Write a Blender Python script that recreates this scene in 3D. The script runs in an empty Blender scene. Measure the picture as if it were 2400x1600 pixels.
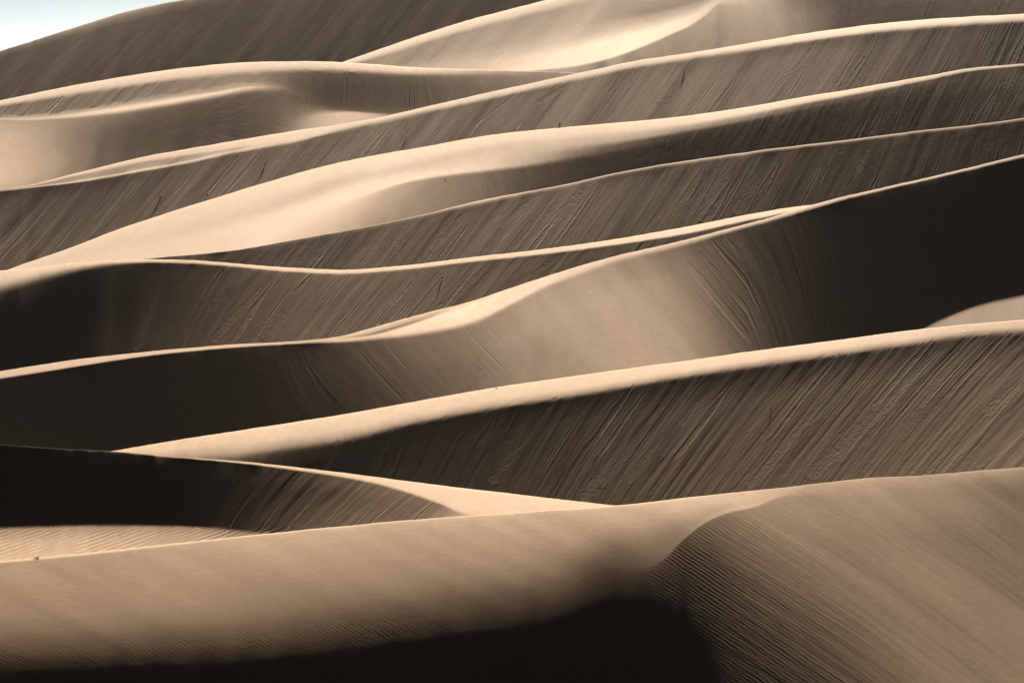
import bpy, math, random
import numpy as np

# ------------------------------------------------------------------ camera, sky, sun, exposure
scene = bpy.context.scene
C = scene.collection
W, H = 2400.0, 1600.0
HFOV = math.radians(20.0)
K = 2 * math.tan(HFOV / 2) / W           # tangent per photograph pixel
Y0 = 180.0                               # row of the horizon in the photograph

cam = bpy.data.cameras.new("camera")
cam_o = bpy.data.objects.new("camera", cam)
C.objects.link(cam_o)
cam_o.location = (0, 0, 0)
cam_o.rotation_euler = (math.radians(90), 0, 0)
cam.sensor_width = 36
cam.lens = 18 / math.tan(HFOV / 2)
cam.shift_y = -(H / 2 - Y0) / W
cam.clip_start = 1
cam.clip_end = 60000
scene.camera = cam_o

SUN_EL, SUN_AZ = math.radians(34), math.radians(10)     # azimuth: to the right of the view
world = bpy.data.worlds.new("World")
scene.world = world
world.use_nodes = True
wn = world.node_tree.nodes
wl = world.node_tree.links
sky = wn.new("ShaderNodeTexSky")
sky.sky_type = 'NISHITA'
sky.sun_disc = False
sky.sun_elevation = SUN_EL
sky.sun_rotation = SUN_AZ
sky.altitude = 2500
sky.air_density = 0.015
sky.dust_density = 1.7
sky.ozone_density = 0.0
tint = wn.new("ShaderNodeMix"); tint.data_type = 'RGBA'; tint.blend_type = 'MULTIPLY'
tint.inputs["Factor"].default_value = 1.0
tint.inputs["B"].default_value = (0.88, 1.06, 1.05, 1)
wl.new(sky.outputs[0], tint.inputs["A"])
wl.new(tint.outputs["Result"], wn["Background"].inputs[0])
wn["Background"].inputs[1].default_value = 0.05

sun = bpy.data.lights.new("sun", 'SUN')
sun.energy = 5.0
sun.angle = math.radians(0.5)
sun.color = (1.0, 0.92, 0.78)
sun_o = bpy.data.objects.new("sun", sun)
C.objects.link(sun_o)
sun_o.rotation_euler = (math.radians(90) - SUN_EL, 0, math.pi - SUN_AZ)
SUN = np.array([math.sin(SUN_AZ) * math.cos(SUN_EL), math.cos(SUN_AZ) * math.cos(SUN_EL), math.sin(SUN_EL)])

scene.view_settings.view_transform = 'Standard'
scene.view_settings.look = 'None'
scene.view_settings.gamma = 1
scene.view_settings.use_curve_mapping = False
scene.view_settings.exposure = 1.92
scene.render.engine = 'CYCLES'
scene.cycles.max_bounces = 4
scene.cycles.diffuse_bounces = 0
scene.cycles.use_denoising = True

# ------------------------------------------------------------------ small numeric helpers
def pchip(xk, yk, x):
    xk = np.asarray(xk, float); yk = np.asarray(yk, float)
    h = np.diff(xk); d = np.diff(yk) / h
    m = np.zeros_like(yk)
    if len(xk) > 2:
        w1 = 2 * h[1:] + h[:-1]; w2 = h[1:] + 2 * h[:-1]
        same = d[:-1] * d[1:] > 0
        with np.errstate(divide='ignore', invalid='ignore'):
            mm = (w1 + w2) / (w1 / d[:-1] + w2 / d[1:])
        m[1:-1] = np.where(same, mm, 0)
    m[0], m[-1] = d[0], d[-1]
    # a smooth (not monotone) spline where the slopes agree looks rounder: mean of both
    c = np.copy(m)
    c[1:-1] = (d[:-1] * h[1:] + d[1:] * h[:-1]) / (h[1:] + h[:-1])
    m = np.where(np.abs(m) > 0, 0.5 * m + 0.5 * c, 0.35 * c)
    x = np.clip(x, xk[0], xk[-1])
    i = np.clip(np.searchsorted(xk, x) - 1, 0, len(xk) - 2)
    t = (x - xk[i]) / h[i]
    return ((1 + 2 * t) * (1 - t) ** 2 * yk[i] + t * (1 - t) ** 2 * h[i] * m[i]
            + t * t * (3 - 2 * t) * yk[i + 1] + t * t * (t - 1) * h[i] * m[i + 1])

def hash2(ix, iy, seed):
    n = (ix.astype(np.int64) * 374761393 + iy.astype(np.int64) * 668265263 + seed * 1442695041) & 0x7fffffff
    n = ((n ^ (n >> 13)) * 1274126177) & 0x7fffffff
    n = n ^ (n >> 16)
    return (n & 0xffff) / 32767.5 - 1.0

def vnoise(x, y, seed=0):
    ix = np.floor(x); iy = np.floor(y)
    fx = x - ix; fy = y - iy
    fx = fx * fx * fx * (fx * (fx * 6 - 15) + 10); fy = fy * fy * fy * (fy * (fy * 6 - 15) + 10)
    a = hash2(ix, iy, seed); b = hash2(ix + 1, iy, seed)
    c = hash2(ix, iy + 1, seed); d = hash2(ix + 1, iy + 1, seed)
    return (a * (1 - fx) + b * fx) * (1 - fy) + (c * (1 - fx) + d * fx) * fy

def smooth_x(a, n):
    if n < 1: return a
    for _ in range(2):
        p = np.pad(a, ((0, 0), (n, n)), mode='edge')
        cs = np.cumsum(np.pad(p, ((0, 0), (1, 0))), axis=1)
        a = (cs[:, 2 * n + 1:] - cs[:, :-2 * n - 1]) / (2 * n + 1)
    return a

def smooth_y(a):
    p = np.pad(a, ((1, 1), (0, 0)), mode='edge')
    return 0.25 * p[:-2] + 0.5 * p[1:-1] + 0.25 * p[2:]

# ------------------------------------------------------------------ sand
def sand_material(name, px, seed, streak=1.0, tone=(0.305, 0.191, 0.113), ripple_len=7.0, skin=1.0, tongues=False):
    """px: metres per photograph pixel at this dune, so relief has its real size."""
    m = bpy.data.materials.new(name)
    m.use_nodes = True
    nt = m.node_tree; N = nt.nodes; L = nt.links
    bs = N["Principled BSDF"]
    bs.inputs["Roughness"].default_value = 0.85
    bs.inputs["Specular IOR Level"].default_value = 0.04
    bs.inputs["Sheen Weight"].default_value = 0.2
    bs.inputs["Sheen Roughness"].default_value = 0.35
    bs.inputs["Sheen Tint"].default_value = (1, 1, 1, 1)
    def node(t, **kw):
        n = N.new(t)
        for k, v in kw.items(): setattr(n, k, v)
        return n
    def math_(op, a, b=None, c=None):
        n = node("ShaderNodeMath", operation=op)
        for i, v in enumerate((a, b, c)):
            if v is None: continue
            if isinstance(v, (int, float)): n.inputs[i].default_value = v
            else: L.new(v, n.inputs[i])
        return n.outputs[0]
    uv = node("ShaderNodeUVMap", uv_map="flow")
    sep = node("ShaderNodeSeparateXYZ"); L.new(uv.outputs[0], sep.inputs[0])
    U, V = sep.outputs[0], sep.outputs[1]
    def noise(su, sv, detail=2.0, rough=0.5, off=0.0, dist=0.0):
        cb = node("ShaderNodeCombineXYZ")
        L.new(math_('MULTIPLY', U, su), cb.inputs[0]); L.new(math_('MULTIPLY', V, sv), cb.inputs[1])
        cb.inputs[2].default_value = off + 7.37 * seed
        n = node("ShaderNodeTexNoise"); n.inputs["Scale"].default_value = 1.0
        n.inputs["Detail"].default_value = detail; n.inputs["Roughness"].default_value = rough
        n.inputs["Distortion"].default_value = dist
        L.new(cb.outputs[0], n.inputs["Vector"])
        return n.outputs["Fac"]
    def ramp(v, lo, hi):
        n = node("ShaderNodeMapRange", interpolation_type='SMOOTHSTEP')
        L.new(v, n.inputs[0]); n.inputs[1].default_value = lo; n.inputs[2].default_value = hi
        return n.outputs[0]
    at_s = node("ShaderNodeAttribute", attribute_name="streak").outputs["Fac"]
    at_r = node("ShaderNodeAttribute", attribute_name="ripple").outputs["Fac"]
    at_w = node("ShaderNodeAttribute", attribute_name="ripple_phase").outputs["Fac"]
    # slide lines (U,V in hundreds of pixels)
    s1 = noise(13.0, 0.55, 3.0, 0.55, 1.3)
    s2 = noise(30.0, 1.4, 2.0, 0.5, 4.7)
    s3 = noise(4.5, 0.35, 1.0, 0.5, 8.1)
    # avalanche tongues: sunken lanes with lumpy floors
    lumps = noise(24.0, 15.0, 2.0, 0.6, 2.2, 0.3)
    crust = ramp(noise(1.1, 0.9, 2.0, 0.5, 21.0), 0.56, 0.68)
    keep = ramp(noise(1.3, 0.45, 3.0, 0.6, 71.0), 0.38, 0.62)          # slides come in groups
    line = math_('MAXIMUM', math_('SUBTRACT', noise(20.0, 0.5, 2.0, 0.5, 81.0), 0.60), 0.0)
    h = math_('MULTIPLY', math_('SUBTRACT', s1, 0.5), 0.38)
    h = math_('MULTIPLY_ADD', math_('SUBTRACT', s2, 0.5), 0.16, h)
    h = math_('MULTIPLY_ADD', line, 2.5, h)
    h = math_('MULTIPLY', h, math_('MULTIPLY_ADD', keep, 0.85, 0.15))
    h = math_('MULTIPLY_ADD', math_('SUBTRACT', s3, 0.5), 1.5, h)
    # slide tracks: sunken lanes between raised edges, each with its own width, start and end
    def tracks(freq, wmin, wmax, share, off, deep):
        wob_ = noise(0.8, 1.3, 2.0, 0.5, off)
        uw = math_('ADD', math_('MULTIPLY', U, freq), math_('MULTIPLY', wob_, 0.10 * freq))
        uw = math_('ADD', uw, 3.17 * seed)
        cell = math_('FLOOR', uw)
        wnz = node("ShaderNodeTexWhiteNoise", noise_dimensions='2D')
        cb = node("ShaderNodeCombineXYZ"); L.new(cell, cb.inputs[0]); cb.inputs[1].default_value = off + seed
        L.new(cb.outputs[0], wnz.inputs["Vector"])
        sc_ = node("ShaderNodeSeparateColor"); L.new(wnz.outputs["Color"], sc_.inputs[0])
        r1, r2, r3 = sc_.outputs; r4 = wnz.outputs["Value"]
        fr = math_('SUBTRACT', math_('SUBTRACT', uw, cell), math_('MULTIPLY_ADD', r1, 0.4, 0.3))
        w = math_('MULTIPLY_ADD', math_('MULTIPLY', r2, r2), wmax - wmin, wmin)
        start = math_('MULTIPLY_ADD', math_('POWER', r3, 2.5), 0.9, -0.15)
        stop = math_('ADD', start, math_('MULTIPLY_ADD', r4, 2.6, 0.7))
        v0 = math_('SUBTRACT', V, start); v1 = math_('SUBTRACT', stop, V)
        along = math_('MULTIPLY', ramp(v0, 0.05, 0.5), ramp(v1, 0.0, 0.35))
        w = math_('MULTIPLY', w, math_('MULTIPLY_ADD', ramp(v0, 0.0, 1.2), 0.8, 0.2))
        ax = math_('ABSOLUTE', math_('DIVIDE', fr, w))
        ax = math_('MULTIPLY_ADD', math_('SUBTRACT', lumps, 0.5), 0.7, ax)
        inside = math_('SUBTRACT', 1.0, ramp(ax, 0.6, 1.15))
        lv = math_('DIVIDE', math_('SUBTRACT', ax, 1.25), 0.4)
        levee = math_('POWER', 2.718, math_('MULTIPLY', math_('MULTIPLY', lv, lv), -1.0))
        pres = math_('LESS_THAN', math_('FRACT', math_('MULTIPLY', math_('ADD', r1, r4), 7.31)), share)
        on = math_('MULTIPLY', math_('MULTIPLY', pres, along), math_('MULTIPLY_ADD', keep, 0.7, 0.3))
        prof = math_('MULTIPLY_ADD', levee, 0.8 * deep, math_('MULTIPLY', inside, -deep))
        prof = math_('MULTIPLY_ADD', math_('MULTIPLY', inside, math_('SUBTRACT', lumps, 0.5)), 1.5 * deep, prof)
        return math_('MULTIPLY', prof, on)
    h = math_('ADD', h, tracks(2.3, 0.06, 0.26, 0.42, 3.0, 0.75))
    h = math_('ADD', h, tracks(5.7, 0.08, 0.26, 0.35, 5.0, 0.45))
    h = math_('ADD', h, tracks(11.0, 0.14, 0.28, 0.3, 9.0, 0.35))
    lumpy = math_('MULTIPLY', crust, 0.35)
    h = math_('MULTIPLY_ADD', math_('MULTIPLY', math_('SUBTRACT', lumps, 0.5), lumpy), 1.7, h)
    h = math_('MULTIPLY', h, math_('MULTIPLY', at_s, streak))
    if tongues:
        ta = node("ShaderNodeAttribute", attribute_name="slide_across").outputs["Fac"]
        to = node("ShaderNodeAttribute", attribute_name="slide_on").outputs["Fac"]
        tr = math_('MULTIPLY_ADD', math_('SUBTRACT', lumps, 0.5), 1.0, ta)
        ins = math_('SUBTRACT', 1.0, ramp(tr, 0.65, 1.2))
        lv = math_('DIVIDE', math_('SUBTRACT', tr, 1.22), 0.28)
        lev = math_('POWER', 2.718, math_('MULTIPLY', math_('MULTIPLY', lv, lv), -1.0))
        fold = noise(9.0, 26.0, 2.0, 0.6, 17.0, 0.8)
        rough = math_('ADD', math_('MULTIPLY', math_('SUBTRACT', lumps, 0.5), 2.4), math_('MULTIPLY', math_('SUBTRACT', fold, 0.5), 2.2))
        tp = math_('MULTIPLY_ADD', ins, rough, math_('MULTIPLY_ADD', lev, 0.4, math_('MULTIPLY', ins, -0.55)))
        h = math_('MULTIPLY_ADD', math_('MULTIPLY', tp, to), 0.17, h)
    # wind ripples
    wob = noise(1.6, 1.6, 2.0, 0.5, 31.0)
    ph = math_('MULTIPLY_ADD', wob, 1.2 * ripple_len, at_w)
    sn = math_('SINE', math_('MULTIPLY', ph, 2 * math.pi / ripple_len))
    patch = ramp(noise(0.9, 2.2, 3.0, 0.6, 41.0), 0.36, 0.6)
    h = math_('ADD', h, math_('MULTIPLY', math_('MULTIPLY', sn, patch), math_('MULTIPLY', at_r, 0.018 * ripple_len)))
    # grain
    h0 = h
    h = 0.0
    g = noise(26.0, 20.0, 3.0, 0.65, 51.0)
    h = math_('MULTIPLY_ADD', math_('SUBTRACT', g, 0.5), 0.10, 0.0)
    sk = noise(7.0, 3.5, 3.0, 0.55, 55.0)
    h = math_('MULTIPLY_ADD', math_('SUBTRACT', sk, 0.5), 0.22, h)
    wind = noise(9.0, 0.7, 2.0, 0.5, 57.0)
    h = math_('MULTIPLY_ADD', math_('SUBTRACT', wind, 0.5), 0.10, h)
    h = math_('MULTIPLY_ADD', h, skin, h0)
    bump = node("ShaderNodeBump")
    bump.inputs["Strength"].default_value = 1.0
    bump.inputs["Distance"].default_value = 1.0
    L.new(math_('MULTIPLY', h, px), bump.inputs["Height"])
    L.new(bump.outputs[0], bs.inputs["Normal"])
    # colour: sorted grains in faint bands
    cv = noise(6.0, 5.0, 3.0, 0.65, 61.0)
    fine = noise(55.0, 48.0, 2.0, 0.6, 66.0)
    cv = math_('MULTIPLY_ADD', math_('SUBTRACT', fine, 0.5), 0.9, cv)
    mix = node("ShaderNodeMix", data_type='RGBA')
    mix.inputs["A"].default_value = (*[c * 0.92 for c in tone], 1)
    mix.inputs["B"].default_value = (*[c * 1.08 for c in tone], 1)
    L.new(ramp(cv, 0.3, 0.7), mix.inputs["Factor"])
    # sparse pale specks: glints of the sand painted into its base colour
    vo = node("ShaderNodeTexVoronoi", feature='F1'); vo.inputs["Scale"].default_value = 3.2
    L.new(uv.outputs[0], vo.inputs["Vector"])
    sp = node("ShaderNodeSeparateColor"); L.new(vo.outputs["Color"], sp.inputs[0])
    dot = math_('MULTIPLY', math_('LESS_THAN', vo.outputs["Distance"], 0.035), math_('GREATER_THAN', sp.outputs[0], 0.72))
    mix2 = node("ShaderNodeMix", data_type='RGBA')
    L.new(dot, mix2.inputs["Factor"]); L.new(mix.outputs["Result"], mix2.inputs["A"])
    mix2.inputs["B"].default_value = (0.85, 0.80, 0.72, 1)
    L.new(mix2.outputs["Result"], bs.inputs["Base Color"])
    return m

# ------------------------------------------------------------------ dune builder
NLMAX = 0.53
AMB = 0.015
DARK = 0.0
NX = 900
XS = np.linspace(-170, 2570, NX)

FIT = {1: (2.4, 0.024), 2: (2.5, 0.016), 3: (2.2, 0.013), 4: (2.2, 0.012), 5: (2.05, 0.010), 6: (1.95, 0.009), 7: (1.85, 0.0085), 8: (1.88, 0.0065), 9: (1.85, 0.0055), 10: (1.66, 0.006), 11: (1.68, 0.0035)}
def nl_of(s, seed=0):
    """how squarely sand must face the sun to look this light (0-255)"""
    Lm = (np.clip(s, 0, 275) / 255.0) ** 2.2
    ga, gb = FIT.get(seed, (1.8, 0.004)); ga *= 1.087
    v = np.clip((Lm - gb) / ga, -0.01, 0.58)
    dark = np.clip((40 - s) / 40.0, 0, 1)
    return np.maximum(v, -0.004) - DARK * dark

def lines_to_arrays(lines, columns):
    if columns:
        n = len(columns[0][1])
        lines = [[(x, kn[k][0], kn[k][1]) for x, kn in columns] for k in range(n)]
    Y = np.array([pchip([p[0] for p in l], [p[1] for p in l], XS) for l in lines])
    S = np.array([np.interp(XS, [p[0] for p in l], [p[2] for p in l]) for l in lines])
    S = smooth_x(S, 24 if columns else 12)
    # straight-line extension beyond the last points is clamped by pchip; keep the order
    for k in range(1, len(Y)):
        Y[k] = np.maximum(Y[k], Y[k - 1] + 1.0)
    return Y, S

DUNES = []
ZLIMITS = []

def dune(label, depth, lines=None, columns=None, anchor=1, tilt=0.0, bend=None, theta=None, streak=1.0,
         flute=0.0, streak_fn=None, ripple_fn=None, ripple_dir=(0.5, 1.0), ripple_len=7.0,
         smooth=4, back=40.0, seed=0, dark=0.02, foot=0.02, skin=1.0, tonal=0.10, tonal_len=26.0, slides=(), tone=(0.305, 0.191, 0.113)):
    Y, S = lines_to_arrays(lines, columns)
    nk = len(Y)
    # rows along each feature band
    rows_y, rows_s = [], []
    anchor_row = 0
    for k in range(nk - 1):
        span = np.median((Y[k + 1] - Y[k])[60:-60]); big = np.max((Y[k + 1] - Y[k])[60:-60])
        n = int(np.clip(max(span / 3.0, big / 6.0), 3, 60))
        if k == anchor: anchor_row = len(rows_y)
        for i in range(n):
            t = i / n
            e = t * t * (3 - 2 * t) if abs(S[k + 1] - S[k]).max() > 60 else t
            rows_y.append(Y[k] + (Y[k + 1] - Y[k]) * t); rows_s.append(S[k] + (S[k + 1] - S[k]) * e)
    rows_y.append(Y[-1]); rows_s.append(S[-1])
    for i in range(1, 9):                                   # a little below the lowest line in view
        rows_y.append(Y[-1] + i * 4.0); rows_s.append(S[-1])
    RY = np.array(rows_y); RS = np.array(rows_s)
    RS = smooth_y(RS)
    RS = np.minimum(RS + np.clip(RS - 200, 0, None) * 0.12 + np.clip(RS - 234, 0, None) * 1.0, 272)
    global DARK
    DARK = dark
    # flow coordinates: slide lines leave the crest at theta degrees from horizontal (/ below 90, \ above)
    th = np.radians(np.interp(XS, [t[0] for t in theta], [t[1] for t in theta]))
    drop = RY - RY[0][None, :]
    U = XS[None, :] + drop / np.tan(th)[None, :]
    V = drop / np.sin(th)[None, :]
    # long faint slide and wind streaks in the slope itself
    wv = vnoise(U / tonal_len, V / 420.0, seed + 20) + 0.6 * vnoise(U / (tonal_len * 0.45), V / 260.0, seed + 40)
    RS = RS * (1 + tonal * wv * np.clip(drop / 25.0, 0, 1) * np.clip((235 - RS) / 60.0, 0.25, 1) * np.clip((RS - 28) / 40.0, 0, 1))
    ty = (Y0 - RY) * K
    tx = (XS - W / 2) * K
    target = nl_of(RS, seed)
    xn = (XS - 1200) / 1200
    Da = depth * (1 + tilt * xn)
    if bend is not None:
        Da = Da * (1 + pchip([b[0] for b in bend], [b[1] for b in bend], XS))
    # march down (and up) from the anchor row: at each row find the steepness that turns the sand to the sun as wanted
    nrow = RY.shape[0]
    rho = np.zeros_like(RY); rho[anchor_row] = np.log(Da)
    dtx = np.gradient(tx)
    cand = np.geomspace(1.0, 14.0, 56)[:, None]
    got = np.zeros_like(RY)
    def steep(j, rh):
        a_ = np.gradient(smooth_x(rh[None], 5)[0]) / dtx
        a_ = np.clip(a_, -6, 6)
        s_ = np.clip(np.gradient(ty[j]) / dtx, -1.5, 1.5)
        rx = a_[None] - s_[None] * cand
        ny = -1 - ty[j][None] * cand - tx[None] * rx
        f = (rx * SUN[0] + ny * SUN[1] + cand * SUN[2]) / np.sqrt(rx * rx + ny * ny + cand * cand)
        hit = f >= aim[j][None]
        first = np.where(hit.any(0), hit.argmax(0), f.argmax(0))
        lo = np.maximum(first - 1, 0); ar = np.arange(NX)
        f0, f1 = f[lo, ar], f[first, ar]
        w = np.where((first > lo) & hit.any(0), np.clip((aim[j] - f0) / np.where(np.abs(f1 - f0) < 1e-9, 1, f1 - f0), 0, 1), 1.0)
        rt = cand[lo, 0] + (cand[first, 0] - cand[lo, 0]) * w
        return smooth_x(rt[None], smooth)[0]
    aim = target.copy()
    for turn in range(3):
        for j in range(anchor_row, nrow - 1):
            rho[j + 1] = rho[j] + steep(j + 1, rho[j]) * (ty[j + 1] - ty[j])
        for j in range(anchor_row, 0, -1):
            rho[j - 1] = rho[j] + steep(j - 1, rho[j]) * (ty[j - 1] - ty[j])
        d = np.exp(rho)
        X = d * tx[None, :]; Z = d * ty
        if turn == 2: break
        Pu = np.stack([np.gradient(X, axis=1), np.gradient(d, axis=1), np.gradient(Z, axis=1)], -1)
        Pv = np.stack([np.gradient(X, axis=0), np.gradient(d, axis=0), np.gradient(Z, axis=0)], -1)
        nn = np.cross(Pv, Pu); nn *= np.sign(nn[..., 2:3]); nn /= np.linalg.norm(nn, axis=-1, keepdims=True)
        aim = aim - smooth_x(np.clip(nn @ SUN - target, -0.05, 0.05) * 0.7, 3)
    print("dune %s: depth %.0f..%.0f" % (label[:28], d.min(), d.max()))
    px = depth * K
    stre = np.clip((165 - RS) / 60.0, 0.0, 1.0) * np.clip(drop / 18.0, 0.15, 1) * np.clip(RS / 75.0, 0.1, 1)
    if streak_fn is not None: stre = stre * streak_fn(XS[None, :] + 0 * RY, RY)
    rip = np.zeros_like(RY)
    if ripple_fn is not None: rip = ripple_fn(XS[None, :] + 0 * RY, RY)
    phase = XS[None, :] * ripple_dir[0] + RY * ripple_dir[1]
    # single avalanche tongues: (top x, top y, foot x, foot y, half width)
    across = np.full_like(RY, 4.0); ton = np.zeros_like(RY)
    for ax_, ay_, bx_, by_, hw in slides:
        vx, vy = bx_ - ax_, by_ - ay_; LL = vx * vx + vy * vy
        t = ((XS[None, :] - ax_) * vx + (RY - ay_) * vy) / LL
        w_ = hw * (0.55 + 0.35 * np.clip(t * 1.6, 0, 1) + 0.3 * vnoise(XS[None, :] / 23.0, RY / 23.0, seed + 80))
        r = np.abs((XS[None, :] - ax_) * vy - (RY - ay_) * vx) / np.sqrt(LL) / w_
        r = np.sqrt(r * r + np.clip((t - 0.92) * np.sqrt(LL) / hw, 0, 9) ** 2)
        near = r < across
        on = np.clip((t + 0.05) / 0.4, 0, 1) * (t < 1.25)
        across = np.where(near & (on > 0), r, across); ton = np.where(near & (on > 0), on, ton)
    # real relief: flutes running down the slide faces
    if flute > 0:
        fade = np.clip((drop - 12) / 45.0, 0, 1)
        hgt = (vnoise(U / 34.0, V / 260.0, seed) * 1.0 + vnoise(U / 15.0, V / 150.0, seed + 3) * 0.45) * flute
        Z = Z + hgt * fade * stre * px
    # small nicks and waves along the crest itself
    zz = np.zeros_like(XS)
    wob = 0.25 * vnoise(XS / 31.0, zz, seed + 60) + 0.3 * vnoise(XS / 12.0, zz, seed + 61) + 0.5 * vnoise(XS / 90.0, zz, seed + 62)
    Z = Z + px * wob[None, :] * np.exp(-drop / 9.0)
    # hidden: front foot going on down, back slope falling away
    fx, fd, fz = [X[-1]], [d[-1]], [Z[-1]]
    fr, fdd, fzz = [], [], []
    for i in range(1, 9):
        dd = d[-1] - i * (foot * depth) / 2
        fr.append(dd * tx); fdd.append(dd); fzz.append(Z[-1] - i * foot * depth / 2 * 0.6)
    br, bd, bz = [], [], []
    zc = Z[0].copy(); dc = d[0].copy(); tc = ty[0]
    q = tc - 0.05; cur = zc.copy()
    step = back / 14.0
    for i in range(1, 15):
        q = np.maximum(q - 0.05, -0.42)
        cur = cur + q * step
        dd = dc + i * step
        br.append(dd * tx); bd.append(dd); bz.append(cur.copy())
    br, bd, bz = br[::-1], bd[::-1], bz[::-1]
    AX = np.vstack([br, X, fr]); AD = np.vstack([bd, d, fdd]); AZ = np.vstack([bz, Z, fzz])
    nb, nf = len(br), len(fr)
    ZLIMITS.append((AZ.min(), AZ.max()))
    def ext(A): return np.vstack([np.repeat(A[:1], nb, 0), A, np.repeat(A[-1:], nf, 0)])
    AU = ext(U); AV = np.vstack([-np.outer(np.arange(nb, 0, -1) * 12.0, np.ones(NX)), V, V[-1][None] + np.outer(np.arange(1, nf + 1) * 12.0, np.ones(NX))])
    AS, AR, AP, AA, AO = ext(stre), ext(rip), ext(phase), ext(across), ext(ton)
    nr = AX.shape[0]
    co = np.stack([AX, AD, AZ], -1).reshape(-1, 3).astype(np.float32)
    me = bpy.data.meshes.new("sand_dune")
    me.vertices.add(nr * NX); me.vertices.foreach_set("co", co.ravel())
    i0 = (np.arange(nr - 1)[:, None] * NX + np.arange(NX - 1)[None, :]).ravel()
    quads = np.stack([i0, i0 + NX, i0 + NX + 1, i0 + 1], -1).astype(np.int32)
    nq = len(quads)
    me.loops.add(nq * 4); me.loops.foreach_set("vertex_index", quads.ravel())
    me.polygons.add(nq)
    me.polygons.foreach_set("loop_start", np.arange(0, nq * 4, 4, dtype=np.int32))
    me.polygons.foreach_set("use_smooth", np.ones(nq, bool))
    me.update(calc_edges=True)
    uvl = me.uv_layers.new(name="flow")
    uv = np.stack([AU / 100.0, AV / 100.0], -1).reshape(-1, 2).astype(np.float32)
    uvl.data.foreach_set("uv", uv[quads.ravel()].ravel())
    for nme, arr in (("streak", AS), ("ripple", AR), ("ripple_phase", AP), ("slide_across", AA), ("slide_on", AO)):
        a = me.attributes.new(nme, 'FLOAT', 'POINT')
        a.data.foreach_set("value", arr.ravel().astype(np.float32))
    me.materials.append(sand_material("sand", px, seed, streak, tone, ripple_len, skin, bool(slides)))
    o = bpy.data.objects.new("sand_dune", me)
    C.objects.link(o)
    o["kind"] = "structure"; o["label"] = label
    DUNES.append(dict(RY=RY, X=X, d=d, Z=Z, px=px, o=o))
    return o

def ground():
    n = 60
    xs = np.sign(np.linspace(-1, 1, n)) * np.abs(np.linspace(-1, 1, n)) ** 2.2 * 25000
    ysv = np.linspace(0, 1, n) ** 2.2 * 39000 - 300
    v = [(x, y, -62 + 3 * math.sin(x * 0.004) * math.cos(y * 0.003)) for y in ysv for x in xs]
    f = [(j * n + i, j * n + i + 1, (j + 1) * n + i + 1, (j + 1) * n + i) for j in range(n - 1) for i in range(n - 1)]
    me = bpy.data.meshes.new("ground"); me.from_pydata(v, [], f)
    me.polygons.foreach_set("use_smooth", [True] * len(f))
    m = bpy.data.materials.new("desert_sand"); m.use_nodes = True
    nt = m.node_tree
    b = nt.nodes["Principled BSDF"]; b.inputs["Roughness"].default_value = 0.8
    tc = nt.nodes.new("ShaderNodeTexCoord"); tn = nt.nodes.new("ShaderNodeTexNoise"); tn.inputs["Scale"].default_value = 0.02
    tn.inputs["Detail"].default_value = 6
    r = nt.nodes.new("ShaderNodeValToRGB")
    r.color_ramp.elements[0].color = (0.25, 0.16, 0.095, 1); r.color_ramp.elements[1].color = (0.33, 0.215, 0.125, 1)
    nt.links.new(tc.outputs["Object"], tn.inputs["Vector"]); nt.links.new(tn.outputs["Fac"], r.inputs[0]); nt.links.new(r.outputs[0], b.inputs["Base Color"])
    me.materials.append(m)
    o = bpy.data.objects.new("ground", me); C.objects.link(o); o["kind"] = "structure"; o["label"] = "flat sandy desert floor stretching away between the dunes"

ground()

# ------------------------------------------------------------------ the dunes, far to near  (x, y, lightness) in photograph pixels
dune("highest hazy dune far behind, its shaded face against the sky", 1500, tilt=-0.03, flute=0.25, streak=0.12, theta=[(0, 42), (1300, 55)], seed=1, back=90, lines=[
    [(-170, 172, 150), (0, 120, 150), (85, 93, 155), (200, 56, 160), (300, 26, 160), (385, 7, 150), (470, -6, 140), (700, -45, 120), (1000, -70, 120), (1400, -85, 120), (2570, -60, 120)],
    [(-170, 176, 110), (0, 124, 110), (85, 99, 115), (200, 65, 122), (300, 36, 122), (385, 17, 112), (470, 4, 102), (700, -35, 100), (1000, -60, 82), (2570, -50, 82)],
    [(-170, 186, 84), (0, 136, 87), (200, 80, 90), (300, 54, 90), (470, 20, 84), (700, -15, 80), (1000, -40, 76), (2570, -30, 76)],
    [(-170, 260, 84), (0, 240, 84), (300, 180, 78), (600, 150, 72), (900, 140, 74), (1300, 60, 78), (2570, 40, 82)],
])

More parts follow.
